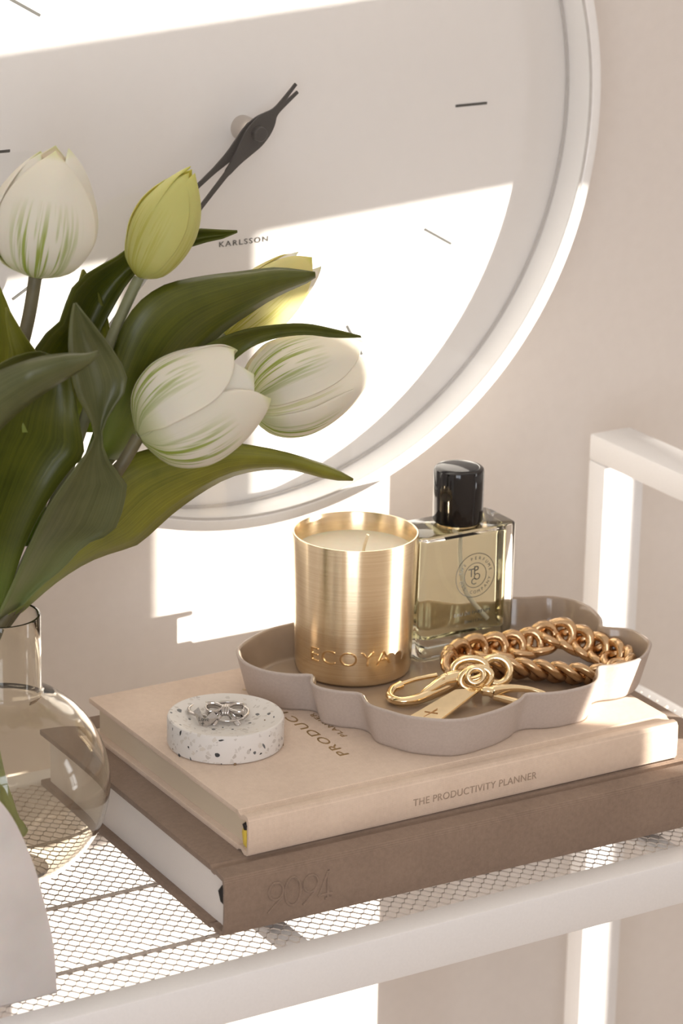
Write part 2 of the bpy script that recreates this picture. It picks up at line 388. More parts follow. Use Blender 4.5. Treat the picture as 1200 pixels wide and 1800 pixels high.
# ------------------------------------------------------------------ the clock
KX, KZ, KY, KF = .1117, .2343, .2086, .1879
ck = tag(empty('wall_clock', (KX, YW, KZ - .185)), 'large round white wall clock with thin black hands', 'clock')
def clathe(name, prof, mat, seg=160, parent=None, closed=True):
    me = lathe(name, prof, seg=seg, closed=closed, angle=30); me.transform(Matrix.Translation((KX, 0, KZ)) @ Matrix(((1, 0, 0, 0), (0, 0, -1, 0), (0, 1, 0, 0), (0, 0, 0, 1))))
    return link(name, me, mat, parent or ck)
# profile in (radius, -y)
rim = [(.1852, -(YW - .004)), (.1852, -(KF + .0015)), (.1846, -(KF + .0004)), (.1836, -KF), (.1801, -KF), (.1793, -(KF + .0006)), (.1790, -(KF + .002)), (.1795, -(KY + .002)), (.1800, -(YW - .004))]
clathe('case', rim, M['case'])
clathe('dial', [(.0, -KY), (.1794, -KY), (.1794, -(KY + .004)), (0, -(KY + .004))], M['dial'], closed=False)
clathe('gap_shade_ring', [(.1796, -(KY - .0003)), (.1796, -(KY - .0016)), (.1782, -(KY - .0016)), (.1782, -(KY - .0003))], M['gasket_shade_grey'])  # grey ring put in as the shadow of the gap round the dial
clathe('gasket', [(.1796, -(KF + .0004)), (.1796, -(KF + .0011)), (.1784, -(KF + .0011)), (.1784, -(KF + .0004))], M['gasket_shade_grey'])
clathe('glass_pane', [(.0, -(KF + .0012)), (.1790, -(KF + .0012)), (.1790, -(KF + .0024)), (.0, -(KF + .0024))], M['pane'], closed=False)
for h in range(12):
    t = math.pi / 2 - h * math.pi / 6; c_, s_ = math.cos(t), math.sin(t)
    me = box('hour_mark', (.1153, -.0006, 0), (.1330, .0006, .0003))
    me.transform(Matrix(((c_, -s_, 0, KX), (0, 0, -1, KY), (s_, c_, 0, KZ), (0, 0, 0, 1))))
    link('hour_mark', me, M['ink'], ck)
me = text_mesh('KARLSSON', .0036, .0001, 1.25); fit_width(me, .0256); place(me, (.1131, KY - .0002, .1811), (1, 0, 0), (0, 0, 1)); link('brand_lettering', me, M['ink'], ck)
def hand(name, tgt, L, tail, y, w0):
    d = Vector((tgt[0] - KX, 0, tgt[1] - KZ)).normalized(); n = Vector((d.z, 0, -d.x))
    st = [(-tail, .0008), (-tail * .6, .0012), (-.0125, .0021), (-.0080, .0048), (-.003, .0062), (.003, .0062), (.0085, .0048), (.0150, .0030), (.0220, .0019), (.034, .0012), (L, .0007)]
    st = [(p.x, p.y) for p in catmull([(q[0], q[1], 0) for q in st], 4)]
    c_ = Vector((KX, y, KZ))
    F_ = [c_ + d * a_ + n * w_ * w0 for a_, w_ in st] + [c_ + d * a_ - n * w_ * w0 for a_, w_ in st[::-1]]
    bm = bmesh.new(); A = [bm.verts.new(p) for p in F_]; B = [bm.verts.new(p + Vector((0, .0009, 0))) for p in F_]
    m_ = len(st); N = len(F_)
    for i in range(m_ - 1):
        for S in (A, B): bm.faces.new((S[i], S[i + 1], S[N - 2 - i], S[N - 1 - i]))
    for i in range(N): bm.faces.new((A[i], A[(i + 1) % N], B[(i + 1) % N], B[i]))
    link(name, frm(bm, name), M['black'], ck)
tm = at(343, 375, .1945); th_ = at(347, 328, .1965)
hand('minute_hand', (tm.x, tm.z), .125, .0285, .1935, .88)
hand('hour_hand', (th_.x, th_.z), .085, .0275, .1962, .88)
clathe('hub', [(.0, -(KY - .0095)), (.0048, -(KY - .0095)), (.0055, -(KY - .008)), (.0058, -KY), (0, -KY)], M['chrome'], 32, closed=False)
clathe('hub_cap', [(.0, -.1906), (.0030, -.1906), (.0034, -.1911), (.0034, -.198), (.0, -.198)], M['black'], 24, closed=False)

# ------------------------------------------------------------------ shelf rack
ZS = -.0470
sh = tag(empty('console_shelf', (0, .07, ZF)), 'white metal console shelf with expanded mesh top and raised end frame', 'shelf')
XL, XR = -.42, .3200; YF0, YF1, YB0, YB1 = -.0381, -.0243, .1700, .1837
link('front_rail', box('front_rail', (XL, YF0, ZS - .0208), (XR - .0245, YF1, ZS), .0013, 2), M['steel'], sh)
link('back_rail', box('back_rail', (XL, YB0, ZS - .0208), (XR - .0245, YB1, ZS), .0022, 3), M['steel'], sh)
ZT = .0700
for x0, x1 in ((XR - .0245, XR), (XL - .0245, XL)):
    for y0, y1 in ((YF0, YF1), (YB0, YB1)):
        link('post', box('post', (x0, y0, ZF), (x1, y1, ZT - .0135), .0012, 2), M['steel'], sh)
    link('top_bar', box('top_bar', (x0, YF0, ZT - .0135), (x1, YB1, ZT), .0012, 2), M['steel'], sh)
    link('end_rail', box('end_rail', (x0, YF1, ZS - .0345), (x1, YB0, ZS - .0137), .0012, 2), M['steel'], sh)
# expanded mesh: zigzag strands that meet at short bonds
PX, SY, wd = .0066, .0032, .00027
V, F = [], []
gaps = []; y = YF1 + .0016; k = 0
rowy = [y]
while y < YB0 - .004:
    g_ = SY * (1.45 if k % 11 == 7 else 1.0); gaps.append(g_); y += g_; rowy.append(y); k += 1
gaps.append(SY); cols = int((XR - .0245 - XL) / PX)
for k, y in enumerate(rowy):
    lo = gaps[k - 1] / 2 if k else SY / 2; hi = gaps[k] / 2
    pts = []
    for i in range(cols):
        x = XL + i * PX + (PX / 2 if k % 2 else 0)
        for fx, dy_ in ((.0, -lo), (.19, -lo), (.5, hi), (.69, hi)): pts.append((x + fx * PX, y + dy_ * .97))
    if k % 2: pts.insert(0, (XL, y + hi))
    base = len(V)
    for i, (x, y_) in enumerate(pts):
        V += [(x, y_ - wd, ZS - .0001), (x, y_ + wd, ZS - .0001), (x, y_ + wd, ZS - .0006), (x, y_ - wd, ZS - .0006)]
        if i:
            p = base + 4 * (i - 1); q = base + 4 * i
            for e in range(4): F.append((p + e, p + (e + 1) % 4, q + (e + 1) % 4, q + e))
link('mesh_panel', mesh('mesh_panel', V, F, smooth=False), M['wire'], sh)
for yy in (.0545, .0005, .110):
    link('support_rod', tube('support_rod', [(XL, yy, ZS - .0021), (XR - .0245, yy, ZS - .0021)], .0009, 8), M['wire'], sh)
for xx in (.0125, -.20, .20):
    link('cross_brace', box('cross_brace', (xx - .005, YF1, ZS - .009), (xx + .005, YB0, ZS - .0032), .001), M['steel'], sh)

# ------------------------------------------------------------------ books
def book(name, loc, rz, L, W, T, bd, cover, page, label, groove, shoulder, hb):
    b = tag(empty(name, loc, rz), label, 'book')
    g = groove; o = .0012
    # local: x along the spine, y from spine to fore edge, z 0..T
    def prof(z0, sgn):   # board
        return [(g + .0025, z0), (W - .0006, z0), (W, z0 + sgn * .0006), (W, z0 + sgn * (bd - .0006)), (W - .0006, z0 + sgn * bd), (g + .0025, z0 + sgn * bd)]
    top = extrude_poly('front_cover', prof(T, -1), 0, L, 'x', .0005); link('front_cover', top, cover, b, True)
    bot = extrude_poly('back_cover', prof(0, 1), 0, L, 'x', .0005); link('back_cover', bot, cover, b, True)
    # spine wraps from joint to joint
    s = shoulder; k = .0013
    out = [(g + .0045, T - .0002), (g + .0022, T - .0004), (g + .0012, T - .0013), (g - .0006, T - .0016), (g - .0020, T - .0006), (g - .0032, T - s * .25), (.0012, T - s * .6), (.0002, T - s - .0012),
           (0, T * .5), (.0002, s + .0012), (.0012, s * .6), (g - .0032, s * .25), (g - .0020, .0006), (g - .0006, .0016), (g + .0012, .0013), (g + .0022, .0004), (g + .0045, .0002)]
    inn = [(g + .0045, T - .0002 - k), (g + .0022, T - .0012 - k), (g + .0008, T - .0018 - k), (g - .0014, T - .0020 - k), (g - .0028, T - .0014 - k), (.0022, T - s * .7 - k), (.0014, T - s - .002 - k),
           (.0012, T * .5), (.0014, s + .002 + k), (.0022, s * .7 + k), (g - .0028, .0014 + k), (g - .0014, .0020 + k), (g + .0008, .0018 + k), (g + .0022, .0012 + k), (g + .0045, .0002 + k)]
    sp = extrude_poly('spine', out + inn[::-1], .0, L, 'x'); link('spine', sp, cover, b, True)
    # page block with a rounded back
    pz0, pz1 = bd + .0001, T - bd - .0001
    pr = [(W - .0045, pz0), (W - .0045, pz1)] + [(.0032 + .0016 * (2 * t_ - 1) ** 2, pz1 + (pz0 - pz1) * t_) for t_ in [i / 8 for i in range(9)]]
    link('page_block', extrude_poly('page_block', pr, .0032, L - .0032, 'x'), page, b, True)
    return b
T1, T2 = .0181, .02893
al, bal = -.00783, -.02121
bb = book('brown_book', (-.01628, -.00975, ZS), bal, .262, .176, T2, .0030, M['brown'], M['pages_white'], 'thick brown linen hardback with pressed numerals, underneath the blush planner', .0105, .0030, None)
pb = book('blush_book', (0, 0, -T1), al, .215, .1464, T1, .0026, M['pink'], M['pages_cream'], 'blush pink linen planner with gold lettering, lying under the scalloped tray', .0068, .0009, None)
# head bands and ribbons
link('headband', tube('headband', [(.0022, .0034, .0026), (.0010, .0038, .005), (.0006, .0040, .0100), (.0016, .0034, .0150)], [.0012, .0021, .0022, .0012], 10, flat=.6), M['yellow'], pb, True)
link('ribbon', tube('ribbon', [(.006, .0035, .0138), (.0022, .0030, .0142), (-.0001, .0026, .0136), (.0001, .0024, .0118)], [.0014, .0017, .0017, .0010], 8, flat=.6), M['black_cloth'], pb, True)
link('headband', tube('headband', [(.0024, .0032, .0140), (.0008, .0034, .0165), (.0002, .0034, .0205), (.0014, .0034, .0228)], [.0010, .0016, .0020, .0012], 8, flat=.6), M['black_cloth'], bb, True)
# blush book lettering
me = text_mesh('PRODUCTIVITY', .0066, .00008, 1.18); fit_width(me, .086); place(me, (.0672, .0800, T1 + .00006), (0, 1, 0), (-1, 0, 0)); link('cover_lettering', me, M['gold_foil'], pb, True)
me = text_mesh('PLANNER', .0038, .00008, 1.15); fit_width(me, .029); place(me, (.0775, .0690, T1 + .00006), (0, 1, 0), (-1, 0, 0)); link('cover_lettering', me, M['gold_foil'], pb, True)
me = text_mesh('THE PRODUCTIVITY PLANNER', .0046, .00008, 1.05); fit_width(me, .0620); place(me, (.1095, -.00004, .0078), (1, 0, 0), (0, 0, 1)); link('spine_lettering', me, M['deboss_pink'], pb, True)
# pressed numerals on the brown spine, drawn as strokes
def stroke(pts, r=.00058, closed=False):
    P = [Vector((.0175 + p[0], -.00002, .0140 + p[1])) for p in pts]
    return tube('numeral', catmull([tuple(p) for p in P], 6, closed), r, 8, closed, flat=1.0)
def two(cx, cz):
    loop = [(cx + .0033 * math.cos(t), cz + .0038 * math.sin(t)) for t in [R(q) for q in range(0, 360, 30)]]
    link('numeral', stroke(loop, closed=True), M['brown'], bb, True)
    link('numeral', stroke([(cx + .0033, cz + .0005), (cx + .0026, cz - .0030), (cx - .0004, cz - .0062), (cx - .0036, cz - .0092)]), M['brown'], bb, True)
two(.0060, .0030)
link('numeral', stroke([(.0138 + .0036 * math.cos(t), .0014 + .0062 * math.sin(t)) for t in [R(q) for q in range(0, 360, 24)]], closed=True), M['brown'], bb, True)
two(.0222, .0030)
link('numeral', stroke([(.0258, -.0036), (.0278, .0008), (.0300, .0062), (.0302, .0070)]), M['brown'], bb, True)
link('numeral', stroke([(.0302, .0070), (.0302, .0020), (.0302, -.0052)]), M['brown'], bb, True)
link('numeral', stroke([(.0258, -.0036), (.0290, -.0034), (.0322, -.0034)]), M['brown'], bb, True)
link('numeral', stroke([(.0288, -.0053), (.0302, -.0052), (.0318, -.0053)]), M['brown'], bb, True)

# ------------------------------------------------------------------ scalloped tray
HT = .0190
def L2(a_, b_): return (a_[0] + (b_[0] - a_[0]) * .67, a_[1] + (b_[1] - a_[1]) * .67)
lobes = [
    [(.0775, .0820), (.0683, .0872), (.0607, .0974), (.0587, .1117), (.0641, .1254), (.0748, .1341), (.0887, .1405), (.1030, .1422), (.1180, .1440), (.1310, .1435)],
    [(.1310, .1435), (.1400, .1500), (.1580, .1520), (.1740, .1480), (.1840, .1370)],
    [(.1840, .1370), (.1950, .1352), (.2121, .1215), (.2271, .1154), (.2353, .1013), (.2322, .0823), (.2248, .0702)],
    [(.2248, .0702), (.2341, .0620), (.2345, .0503), (.2309, .0408), (.2177, .0295), (.2044, .0273), (.1945, .0300)],
    [(.1945, .0300), (.1832, .0157), (.1695, .0126), (.1569, .0142), (.1478, .0190)],
    [(.1478, .0190), (.1412, .0138), (.1254, .0086), (.1054, .0080), (.0900, .0199), (.0844, .0308), (.0810, .0415), (.0848, .0536)],
    [(.0848, .0536), (.0838, .0569), (.0787, .0597), (.0728, .0666), (.0724, .0736), (.0775, .0820)]]
lobes[-1] = [(.0848, .0536), (.0770, .0600), (.0722, .0680), (.0722, .0745), (.0775, .0820)]
ring = []
for lb in lobes: ring += [(p.x, p.y) for p in catmull([(a_[0], a_[1], 0) for a_ in lb], 7)][:-1]
def resample(P, n):
    P = [Vector((p[0], p[1], 0)) for p in P]; m = len(P); ln = [(P[(i + 1) % m] - P[i]).length for i in range(m)]; tot = sum(ln); out = []; i = 0; acc = 0
    for k in range(n):
        t = tot * k / n
        while acc + ln[i] < t: acc += ln[i]; i += 1
        out.append(P[i].lerp(P[(i + 1) % m], (t - acc) / ln[i]))
    return out
NR = 260
ring = resample(ring, NR)
def smooth_ring(P, it):
    for _ in range(it): P = [(P[i - 1] + P[i] * 2 + P[(i + 1) % len(P)]) / 4 for i in range(len(P))]
    return P
ring = smooth_ring(ring, 1)
def inset(P, d):
    n = len(P); out = []
    for i in range(n):
        t = (P[(i + 1) % n] - P[i - 1]).normalized(); nn = Vector((-t.y, t.x, 0))
        out.append(P[i] + nn * d)
    return smooth_ring(out, 1 if d > .002 else 0)
ar = sum(ring[i].x * ring[(i + 1) % NR].y - ring[(i + 1) % NR].x * ring[i].y for i in range(NR))
if ar < 0: ring = ring[::-1]
def shell(name, layers, close_top=None, close_bot=None):
    V, F = [], []
    for P, z in layers: V += [(p.x, p.y, z) for p in P]
    for i in range(len(layers) - 1):
        for k in range(NR): F.append((i * NR + k, i * NR + (k + 1) % NR, (i + 1) * NR + (k + 1) % NR, (i + 1) * NR + k))
    bm = bmesh.new(); VV = [bm.verts.new(v) for v in V]
    for f in F: bm.faces.new([VV[q] for q in f])
    if close_bot is not None: bmesh.ops.triangle_fill(bm, edges=[e for e in bm.edges if e.is_boundary and all(abs(v.co.z - layers[0][1]) < 1e-6 for v in e.verts)], use_beauty=True)
    if close_top is not None: bmesh.ops.triangle_fill(bm, edges=[e for e in bm.edges if e.is_boundary and all(abs(v.co.z - layers[-1][1]) < 1e-6 for v in e.verts)], use_beauty=True)
    return frm(bm, name, smooth=True, angle=60)
tr_ = tag(empty('scalloped_tray', (.15, .08, 0)), 'taupe ceramic tray with scalloped wavy rim on blush book', 'tray')
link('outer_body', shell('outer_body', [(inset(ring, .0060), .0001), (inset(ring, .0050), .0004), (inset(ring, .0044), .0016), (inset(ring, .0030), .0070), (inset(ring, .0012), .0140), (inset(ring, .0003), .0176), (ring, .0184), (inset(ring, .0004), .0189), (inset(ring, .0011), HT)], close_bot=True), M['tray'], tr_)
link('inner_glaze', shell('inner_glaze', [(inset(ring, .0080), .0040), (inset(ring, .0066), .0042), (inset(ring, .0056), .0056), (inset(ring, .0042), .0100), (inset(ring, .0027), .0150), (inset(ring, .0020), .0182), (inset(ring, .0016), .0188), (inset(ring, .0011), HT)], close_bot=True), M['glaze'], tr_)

# ------------------------------------------------------------------ candle
CX, CY, CZ = .1176, .1130, .0042
cn = tag(empty('candle', (CX, CY, CZ)), 'brushed gold jar candle with raised ECOYA lettering', 'candle')
hC = .0650
link('jar', lathe('jar', [(0, 0), (.0240, 0), (.0253, .0005), (.0260, .0018), (.0263, .004), (.0282, hC - .0006), (.0280, hC), (.0274, hC), (.0271, hC - .0005), (.0266, hC - .012), (0, hC - .012)], (CX, CY, CZ), 128, angle=50), M['brushed'], cn)
link('wax', lathe('wax', [(0, hC - .0118), (.0264, hC - .0118), (.0267, hC - .0086), (.0255, hC - .0089), (0, hC - .0089)], (CX, CY, CZ), 64), M['wax'], cn)
wb = at(637, 962, CY - .002); wt_ = at(642, 937, CY - .002)
zb_ = CZ + hC - .0092
link('wick', tube('wick', catmull([(CX + .0018, CY - .004, zb_), (CX + .0022, CY - .0042, zb_ + .003), (CX + .0034, CY - .0048, zb_ + .0085)], 4), .00065, 8), M['wick'], cn)
me = text_mesh('ECOYA', .0096, .00035, 1.12, bold=-.00012); fit_width(me, .0385)
a0 = math.atan2(CAM.y - CY, CAM.x - CX) - R(3)
bm = bmesh.new(); bm.from_mesh(me); bmesh.ops.triangulate(bm, faces=bm.faces); bmesh.ops.subdivide_edges(bm, edges=[e for e in bm.edges if e.calc_length() > .002], cuts=2)
for v in bm.verts:
    z = .0134 + v.co.y; r = .0263 + (z - .004) / (hC - .0046) * .0019 + v.co.z + .0001; t = a0 + v.co.x / .0268
    v.co = Vector((CX + r * math.cos(t), CY + r * math.sin(t), CZ + z))
link('lettering', frm(bm, 'lettering'), M['gold'], cn)

# ------------------------------------------------------------------ perfume bottle
BX0, BX1, BY0, BY1, BZ0, BZ1 = .1475, .1995, .1040, .1310, .0042, .0630
bo = tag(empty('perfume_bottle', ((BX0 + BX1) / 2, (BY0 + BY1) / 2, BZ0)), 'rectangular clear glass perfume bottle with glossy black cap', 'bottle')
def rbox(name, x0, x1, y0, y1, z0, z1, rc, re, seg=6):
    bm = bmesh.new(); bmesh.ops.create_cube(bm, size=1)
    for v in bm.verts: v.co = Vector((x0 + (x1 - x0) * (v.co.x + .5), y0 + (y1 - y0) * (v.co.y + .5), z0 + (z1 - z0) * (v.co.z + .5)))
    e = [ed for ed in bm.edges if abs(ed.verts[0].co.z - ed.verts[1].co.z) > 1e-4]
    bmesh.ops.bevel(bm, geom=e, offset=rc, segments=seg, affect='EDGES', profile=.5)
    e = [ed for ed in bm.edges if abs(ed.verts[0].co.z - ed.verts[1].co.z) < 1e-5 and len(ed.link_faces) == 2 and ed.calc_face_angle(0) > R(60)]
    bmesh.ops.bevel(bm, geom=e, offset=re, segments=3, affect='EDGES', profile=.5)
    return frm(bm, name, smooth=True, angle=40)
BMX, BMY = (BX0 + BX1) / 2, (BY0 + BY1) / 2
link('glass_body', rbox('glass_body', BX0, BX1, BY0, BY1, BZ0, BZ1, .0042, .0012), M['glass'], bo)
link('perfume', rbox('perfume', BX0 + .0042, BX1 - .0042, BY0 + .0036, BY1 - .0036, BZ0 + .0085, BZ1 - .0038, .003, .0015), M['liquid'], bo)
link('dip_tube', tube('dip_tube', catmull([(BMX, BMY, .0590), (BMX + .0005, BMY, .045), (BMX + .004, BMY, .03), (BMX + .0165, BMY + .001, .0150)], 8), .0011, 10), M['case'], bo)
CPX, CPY = .1742, .1165
link('collar', lathe('collar', [(0, 0), (.0095, 0), (.0095, .0014), (0, .0014)], (CPX, CPY, BZ1), 40), M['gold_in'], bo)
link('cap', lathe('cap', [(0, 0), (.0108, 0), (.0113, .0005), (.0115, .0012), (.0115, .0238), (.0112, .0250), (.0104, .0257), (.0086, .0261), (0, .0265)], (CPX, CPY, BZ1 + .0012), 64, angle=30), M['cap'], bo)
lc = at(835, 1011, BY0)
def yring(r, t=.00016):
    return tube('emblem_ring', [(lc.x + r * math.cos(q), BY0 - .0001, lc.z + r * math.sin(q)) for q in [2 * math.pi * k / 72 for k in range(72)]], t, 6, True)
em = link('emblem', yring(.0105), M['ink'], bo)
link('emblem_ring', yring(.0059), M['ink'], em)
def arc_text(sx, rad, mid, step, flip):
    for i, ch in enumerate(sx):
        if ch == ' ': continue
        k = i - (len(sx) - 1) / 2; a_ = mid - k * step * (-1 if flip else 1)
        rd = Vector((math.cos(a_), 0, math.sin(a_))); tg = Vector((math.sin(a_), 0, -math.cos(a_)))
        if flip: tg = -tg; upv = -rd
        else: upv = rd
        m_ = text_mesh(ch, .0021, .00004); place(m_, (lc.x + rd.x * rad, BY0 - .0001, lc.z + rd.z * rad), tg, upv); link('emblem_letter', m_, M['ink'], em)
arc_text('THE PERFUME', .0082, R(90), R(15.5), False)
arc_text('OIL COMPANY', .0082, R(270), R(14.5), True)
for ch, dx, dz, sz in (('T', -.0022, .0012, .0058), ('P', .0003, .0022, .0058), ('O', .0009, -.0009, .0046), ('C', -.0008, -.0030, .0044)):
    m_ = text_mesh(ch, sz, .00004); place(m_, (lc.x + dx, BY0 - .0001, lc.z + dz), (1, 0, 0), (0, 0, 1)); link('emblem_letter', m_, M['ink'], em)
for sx, px_, py_, w_ in (('EAU DE PARFUM', 829, 1077, .0195), ('50ml / 1.7oz', 832, 1091, .0100)):
    p_ = at(px_, py_, BY0); m_ = text_mesh(sx, .0022, .00004); fit_width(m_, w_); place(m_, (p_.x, BY0 - .0001, p_.z), (1, 0, 0), (0, 0, 1)); link('print_line', m_, M['ink'], bo)

# ------------------------------------------------------------------ terrazzo dish and the two rings
DX, DY, DR, DH = .0294, .0724, .0250, .0131
dd = tag(empty('terrazzo_dish', (DX, DY, 0)), 'round speckled terrazzo ring dish on blush book', 'dish')
link('body', lathe('body', [(0, .0001), (.0235, .0001), (.0246, .0006), (.0250, .0016), (.0250, DH - .0012), (.0247, DH - .0003), (.0240, DH), (.0228, DH - .0004), (.017, DH - .0026), (.008, DH - .0038), (0, DH - .0041)], (DX, DY, 0), 96, angle=40), M['terrazzo'], dd)
def dish_z(r):
    P = [(0, DH - .0041), (.008, DH - .0038), (.017, DH - .0026), (.0228, DH - .0004), (.0240, DH)]
    for (r0, z0), (r1, z1) in zip(P, P[1:]):
        if r <= r1: return z0 + (z1 - z0) * (r - r0) / (r1 - r0)
    return DH
rng = random.Random(11)
def chip_mesh(w, h, n=8):
    pts = [(w * math.cos(2 * math.pi * k / n) * rng.uniform(.65, 1.1), h * math.sin(2 * math.pi * k / n) * rng.uniform(.65, 1.1)) for k in range(n)]
    bm = bmesh.new(); A = [bm.verts.new((x, y, .00006)) for x, y in pts]; B = [bm.verts.new((x * 1.05, y * 1.05, -.0003)) for x, y in pts]
    bm.faces.new(A); bm.faces.new(B[::-1])
    for k in range(n): bm.faces.new((A[k], B[k], B[(k + 1) % n], A[(k + 1) % n]))
    return frm(bm, 'chip')
def unz(x, y): return 270 + x / 4.615, 1190 + y / 4.615
# chips on the side, given where the photograph shows them
for (x, y, w, h, rot, mt) in [(217, 455, 11, 28, 15, 0), (153, 420, 5, 18, 5, 0), (282, 570, 10, 10, 0, 0), (205, 640, 13, 15, 20, 0), (517, 633, 30, 24, 0, 0), (545, 478, 26, 9, -10, 0), (820, 615, 17, 16, 0, 1), (893, 560, 11, 32, -30, 1),
                              (870, 622, 16, 8, -20, 0), (1016, 555, 6, 8, 0, 0), (1052, 545, 5, 14, 0, 2), (660, 708, 14, 13, 0, 2), (785, 590, 5, 12, 0, 1), (1040, 500, 5, 12, 0, 1), (298, 665, 6, 16, -15, 1), (548, 715, 6, 5, 0, 0), (155, 585, 12, 6, 30, 2), (940, 478, 8, 5, 0, 1), (1010, 590, 5, 4, 0, 1), (350, 600, 5, 4, 0, 1)]:
    px, py = unz(x, y)
    d = FW + RT * ((px - 600) / FPX) - UP * ((py - 900) / FPX)
    ox, oy = CAM.x - DX, CAM.y - DY; qa = d.x ** 2 + d.y ** 2; qb = 2 * (ox * d.x + oy * d.y); qc = ox * ox + oy * oy - DR * DR; disc = qb * qb - 4 * qa * qc
    if disc < 0: continue
    t = (-qb - math.sqrt(disc)) / (2 * qa); p = CAM + d * t
    if p.z > DH - .0014 or p.z < .0006: p.z = min(max(p.z, .0008), DH - .0016)
    nn = Vector((p.x - DX, p.y - DY, 0)).normalized(); tx = Vector((-nn.y, nn.x, 0))
    k = 1 / (4.615 * 4250)
    me = chip_mesh(w * k, h * k); me.transform(Matrix.Rotation(R(-rot), 4, 'Z')); place(me, p, tx, (0, 0, 1))
    link('chip', me, M[('chip_dark', 'chip_grey', 'chip_brown')[mt]], dd)
for (x, y, w, h, rot, mt) in [(553, 173, 18, 16, 0, 1), (701, 185, 18, 13, 0, 1), (719, 160, 8, 8, 0, 1), (210, 274, 24, 14, -20, 1), (880, 217, 11, 8, 0, 1), (935, 298, 16, 8, 0, 1), (842, 303, 22, 9, 0, 1), (780, 373, 15, 5, 0, 1), (484, 425, 18, 9, 0, 1), (292, 342, 12, 7, 0, 1),
                              (143, 290, 12, 6, 0, 1), (975, 325, 8, 7, 0, 1), (410, 180, 18, 6, 0, 2), (215, 388, 12, 5, 0, 1), (330, 210, 14, 5, 0, 1), (640, 425, 10, 5, 0, 1), (560, 410, 8, 5, 0, 1), (900, 350, 8, 5, 0, 2)]:
    px, py = unz(x, y); p = atz(px, py, DH - .002)
    rr = math.hypot(p.x - DX, p.y - DY)
    for _ in range(4): p = atz(px, py, dish_z(rr)); rr = math.hypot(p.x - DX, p.y - DY)
    if rr > .0235: continue
    k = 1 / (4.615 * 4250)
    e_ = .001; sl = (dish_z(rr + e_) - dish_z(max(rr - e_, 0))) / (rr + e_ - max(rr - e_, 0)); rad = Vector((p.x - DX, p.y - DY, 0)).normalized()
    nn = Vector((-rad.x * sl, -rad.y * sl, 1)).normalized(); tx = (Vector((.86, -.5, 0)) - nn * nn.dot(Vector((.86, -.5, 0)))).normalized()
    me = chip_mesh(w * k, h * k * 2.6); place(me, p + nn * .00004, tx, nn.cross(tx)); link('chip', me, M[('chip_dark', 'chip_grey', 'chip_brown')[mt]], dd)

# bow ring
zc = DH - .0040
c1 = atz(400, 1256, zc + .0012)
br = tag(empty('bow_ring', (c1.x, c1.y, zc)), 'silver ring tied in a bow, lying in the terrazzo dish', 'ring')
NRW = Vector((-.5, -.866, 0)); TX = Vector((.857, -.515, 0))        # towards the viewer's side and along the dish
def ringband(c, r, t, tilt):
    P = []
    for k in range(48):
        a_ = 2 * math.pi * k / 48; P.append(Vector(c) + TX * (r * math.cos(a_)) + Vector((.5, .866, 0)) * (r * math.sin(a_)) + Vector((0, 0, tilt * math.sin(a_))))
    return tube('band', P, t, 8, True)
link('band', ringband((c1.x, c1.y, zc + .0026), .0088, .0007, .0008), M['silver'], br)
bc = atz(396, 1247, zc + .0052)
def bow(pts, w): return tube('loop', catmull([bc + TX * a_ + Vector((0, 0, 1)) * b_ - Vector((.5, .866, 0)) * c_ for a_, b_, c_ in pts], 5, True), w, 8, True, flat=.32, up=(-.3, -.5, .8))
def ribbon(name, pts, w, n_dir):
    P = catmull(pts, 5); V, F = [], []
    for p in P: V += [p - Vector(n_dir) * w, p + Vector(n_dir) * w]
    for i in range(len(P) - 1): F.append((2 * i, 2 * i + 1, 2 * i + 3, 2 * i + 2))
    return mesh(name, V, F)
nd = (NRW * .8 + Vector((0, 0, .6))).normalized()
upb = Vector((0, 0, 1)) * .8 + Vector((.5, .866, 0)) * .6
BK = (Vector((.5, .866, 0)) * .9 + Vector((0, 0, .42))).normalized(); WD = TX.cross(BK).normalized()
if WD.z < 0: WD = -WD
for sg, ln in ((-1, .0082), (1, .0080)):
    pts = [bc + TX * (sg * .0006), bc + TX * (sg * ln * .5) + BK * .0023, bc + TX * (sg * ln * .90) + BK * .0021, bc + TX * (sg * ln) - BK * .0002, bc + TX * (sg * ln * .85) - BK * .0024, bc + TX * (sg * ln * .45) - BK * .0019, bc + TX * (sg * .0006)]
    o = link('bow_loop', ribbon('bow_loop', pts, .0018, WD), M['silver'], br); solidify(o, .0005)
for sg, ln in ((1, .0060), (-1, .0052)):
    pts = [bc + TX * (sg * .0010) - upb * .0008, bc + TX * (sg * .0030) - upb * .0028 + NRW * .0012, bc + TX * (sg * ln) - upb * .0062 + NRW * .0020]
    o = link('bow_tail', ribbon('bow_tail', pts, .0014, TX * .75 + upb * .55 * sg), M['silver'], br); solidify(o, .0005)
for k in (-1, 0, 1):
    kn = bc + TX * (.0010 * k) + NRW * .0008
    link('knot', tube('knot', [kn + (upb * math.sin(q) * .0019 + NRW * math.cos(q) * .0014) for q in [2 * math.pi * j / 16 for j in range(16)]], .0007, 8, True), M['silver'], br)
